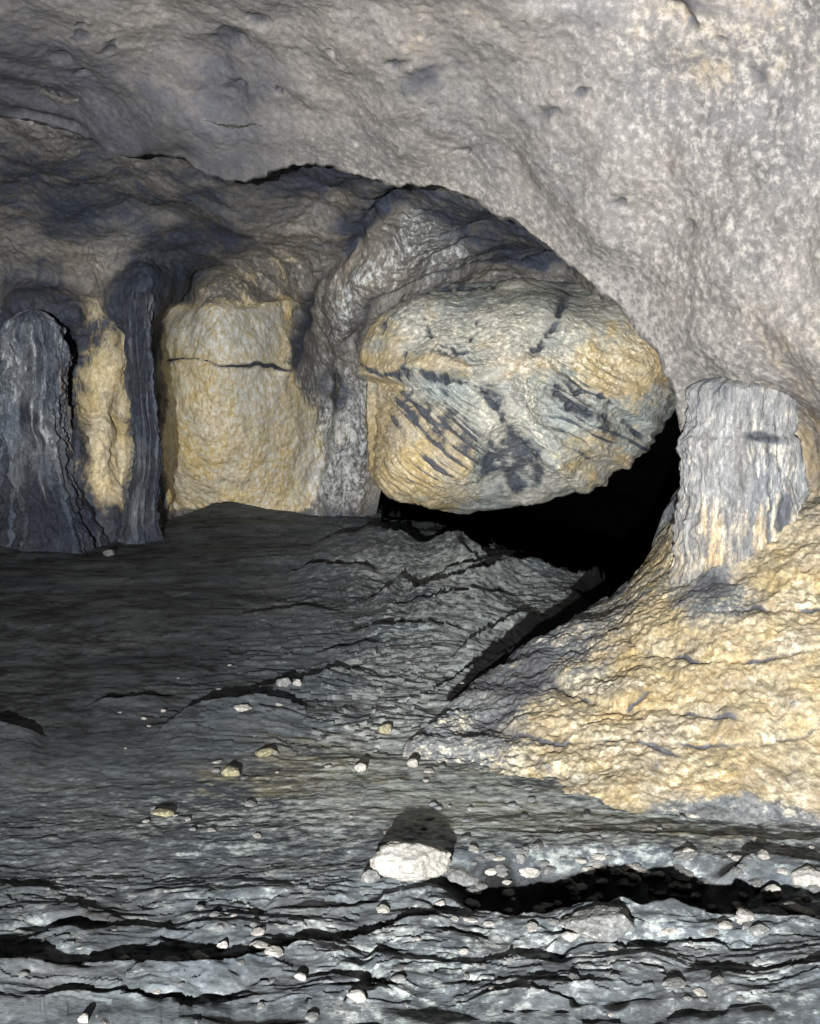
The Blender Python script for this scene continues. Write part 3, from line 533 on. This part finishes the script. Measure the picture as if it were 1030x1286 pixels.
# ------------------------------------------------------------------ loose stones
def stone_mesh(seed, facets=True, sx=1, sy=1, sz=.7, n=64, rough=1.0):
    rs = np.random.RandomState(seed); th = np.linspace(0, np.pi, n // 2 + 1)[:, None]; a = np.linspace(0, 2 * np.pi, n, endpoint=False)[None]
    D = np.stack([np.sin(th) * np.cos(a), np.sin(th) * np.sin(a), np.cos(th) + 0 * a], -1)
    r = np.full(D.shape[:2], 1.0)
    for _ in range(12):
        nn = rs.normal(size=3); nn /= np.linalg.norm(nn); d = rs.uniform(.62, .92); c = D @ nn; r = np.minimum(r, np.where(c > .05, d / np.maximum(c, .05), 9))
    r = r * (1 + rough * (.10 * fbm(D * 1.5, 3, off=seed) + .05 * fbm(D * 5, 3, off=seed + 5.)))
    V = D * r[..., None] * np.array([sx, sy, sz]); V[0] = V[0].mean(0); V[-1] = V[-1].mean(0)
    return V
def stone(name, px, py, wpx, hpx, mat, label, seed, group=None, cat='stone', n=48, depth=.8, tilt=0, dark=.0):
    P = to_floor(np.array([px + .0]), np.array([py + hpx * .5]), FH)[0]; s = P[1] / F
    w_ = wpx * s / 2; h_ = hpx * s / 2 * .98
    V = stone_mesh(seed, n=n) * np.array([w_ * 1.15, w_ * depth * 1.1, h_ * (1.55 if wpx < 60 else 1.3)]); V[..., 2] += h_ * .85
    if tilt: V = V @ np.array(Euler((0, R(tilt), 0)).to_matrix()).T
    z = fbm(V / w_ * 1.3, 3, off=seed)
    o = mesh_obj(name, V, grid_faces(V.shape[0], V.shape[1], wrap=True)[:, ::-1], mat, {'dark': dark + .2 * z, 'ochre': 0 * z, 'pale': 0 * z})
    o.location = (P[0], P[1] + w_ * depth * .6, P[2] - h_ * .12); return tag(o, label, cat, group)
ST = [
 (518, 1078, 94, 56, 'W', 'large white rounded rock with a black shadow behind it in the foreground', 'rock'),
 (468, 1101, 26, 20, 'G', 'grey stone touching the lower left of the large white rock', 'stone'),
 (575, 1100, 50, 20, 'G', 'low grey stone just right of the large white rock', 'stone'),
 (1021, 1101, 40, 28, 'W', 'square white block cut by the right edge of the picture', 'rock'),
 (972, 1120, 26, 20, 'W', 'angular white stone left of the square white block', 'stone'),
 (666, 1096, 28, 12, 'W', 'flat white stone on the upper left rim of the black hollow', 'stone'),
 (653, 1078, 13, 13, 'G', 'small grey stone standing behind the flat white stone at the hollow rim', 'stone'),
 (617, 1095, 15, 8, 'W', 'small white stone right of the large white rock before the black hollow', 'stone'),
 (863, 1071, 20, 13, 'W', 'pointed pale stone at the foot of the ochre slope', 'stone'),
 (858, 1114, 30, 10, 'G', 'flat grey stone below the pointed pale stone', 'stone'),
 (752, 1089, 36, 10, 'W', 'long flat white stone on the far rim of the black hollow', 'stone'),
 (785, 1096, 18, 8, 'W', 'little white stone right of the long flat white stone', 'stone'),
 (762, 1160, 84, 46, 'B', 'banded grey rock lying in front of the black hollow', 'rock'),
 (718, 1176, 24, 14, 'W', 'pale stone leaning on the left of the banded grey rock', 'stone'),
 (552, 1136, 18, 10, 'W', 'small bright stone below the large white rock', 'stone'),
 (326, 1191, 30, 13, 'W', 'white flat stone on the dark ridge at lower left', 'stone'),
 (279, 1187, 15, 12, 'W', 'round bright stone left of the white flat stone', 'stone'),
 (250, 1202, 22, 12, 'W', 'pale stone with a tall black shadow at lower left', 'stone'),
 (210, 1209, 28, 9, 'G', 'dull grey slab stone at the left end of the lower left row', 'stone'),
 (378, 1227, 16, 11, 'W', 'glinting white stone below the dark ridge near the bottom', 'stone'),
 (447, 1251, 24, 14, 'W', 'white stone near the bottom edge with a dark shadow above it', 'stone'),
 (500, 1230, 20, 8, 'G', 'flat grey stone right of the white bottom-edge stone', 'stone'),
 (104, 1279, 15, 14, 'W', 'small white stone in the bottom left corner', 'stone'),
 (1004, 1145, 42, 16, 'G', 'long grey stone under the angular white stone at right', 'stone'),
 (955, 1168, 26, 18, 'G', 'blocky grey stone right of the banded rock', 'stone'),
 (842, 1170, 22, 8, 'W', 'thin white stone in the black hollow right of the banded rock', 'stone'),
 (868, 1160, 16, 9, 'W', 'small white stone beside the thin white stone in the black hollow', 'stone'),
 (356, 856, 18, 15, 'G', 'grey stone on the mid floor at the head of a black crack', 'stone'),
 (374, 857, 11, 10, 'W', 'small white stone touching the grey mid floor stone', 'stone'),
 (304, 889, 20, 9, 'W', 'pale stone lying in the black floor crack', 'stone'),
 (289, 969, 24, 13, 'Y', 'yellow stone on the dark floor, the left one of two', 'stone'),
 (333, 945, 24, 11, 'Y', 'yellow stone on the dark floor, the right one of two', 'stone'),
 (454, 964, 16, 13, 'W', 'white stone on the mid floor above the large white rock', 'stone'),
 (484, 915, 19, 13, 'Y', 'yellowish stone beyond the white mid floor stone', 'stone'),
 (519, 958, 15, 11, 'W', 'white stone at the lower left tip of the ochre slope', 'stone'),
 (203, 1021, 26, 10, 'Y', 'dull yellow stone alone on the left floor', 'stone'),
 (137, 694, 16, 9, 'G', 'grey stone at the foot of the orange drapery', 'stone')]
MM = {'W': (M_stone, 'calcite_stone'), 'G': (M_stone2, 'limestone_stone'), 'Y': (M_stone3, 'limestone_stone'), 'B': (M_stone2, 'limestone_rock')}
for i, (x, y, w_, h_, k, lb, ct) in enumerate(ST):
    nm = 'white_rock' if ct == 'rock' and k == 'W' else ('banded_rock' if k == 'B' else 'stone')
    stone(nm, x, y, w_, h_, MM[k][0], lb, 200 + i, cat=ct, n=110 if w_ > 60 else 40, tilt=random.Random(i).uniform(-12, 12) if w_ < 60 else 0)
rnd = random.Random(5); protos = {}
lib = []
for k in range(8):
    V = stone_mesh(400 + k, n=14, rough=1.6); V[..., 2] += .45
    lib.append(V)
def scatter(n, region, sz, labels, group, mats):
    made = 0; pm = {}
    pts = []
    while len(pts) < n:
        x, y = rnd.uniform(region[0], region[2]), rnd.uniform(region[1], region[3]); pts.append((x, y))
    pts = np.array(pts); P = to_floor(pts[:, 0], pts[:, 1], FH)
    for p, q in zip(P, pts):
        k = rnd.randrange(8); mi = rnd.randrange(len(mats)); key = (k, mi)
        if key not in pm:
            o = mesh_obj('pebble', lib[k], grid_faces(lib[k].shape[0], lib[k].shape[1], wrap=True)[:, ::-1], mats[mi], {'dark': np.zeros(lib[k].shape[:2])}, smooth=False); pm[key] = o
        else: o = pm[key].copy(); C.objects.link(o)
        s = rnd.uniform(*sz) * (1 if rnd.random() < .85 else 1.7)
        o.location = (p[0], p[1], p[2] - s * rnd.uniform(.05, .35)); o.rotation_euler = (0, 0, rnd.uniform(0, 6.28)); o.scale = (s * rnd.uniform(.9, 1.5), s, s * rnd.uniform(.5, .9))
        tag(o, labels[mi], 'pebble', group)
scatter(150, (590, 1062, 1030, 1170), (.009, .026), ['small pale pebble on the dark broken ground around the black hollow', 'small grey pebble on the dark broken ground around the black hollow', 'small grey pebble on the dark broken ground around the black hollow'], 'pebbles around the black hollow', [M_stone, M_stone2, M_stone2])
scatter(70, (20, 1140, 1030, 1286), (.006, .015), ['small pale pebble on the wet ground along the bottom edge', 'small grey pebble on the wet ground along the bottom edge', 'small grey pebble on the wet ground along the bottom edge'], 'pebbles along the bottom edge', [M_stone, M_stone2, M_stone2])
scatter(50, (150, 830, 620, 1050), (.008, .016), ['small grey pebble on the sloping mid floor', 'small pale pebble on the sloping mid floor'], 'pebbles on the mid floor', [M_stone2, M_stone])
scatter(30, (520, 985, 1000, 1062), (.008, .017), ['small ochre chip lying where the ochre slope meets the grey floor', 'small grey chip lying where the ochre slope meets the grey floor'], 'chips along the foot of the slope', [M_slope, M_stone2])
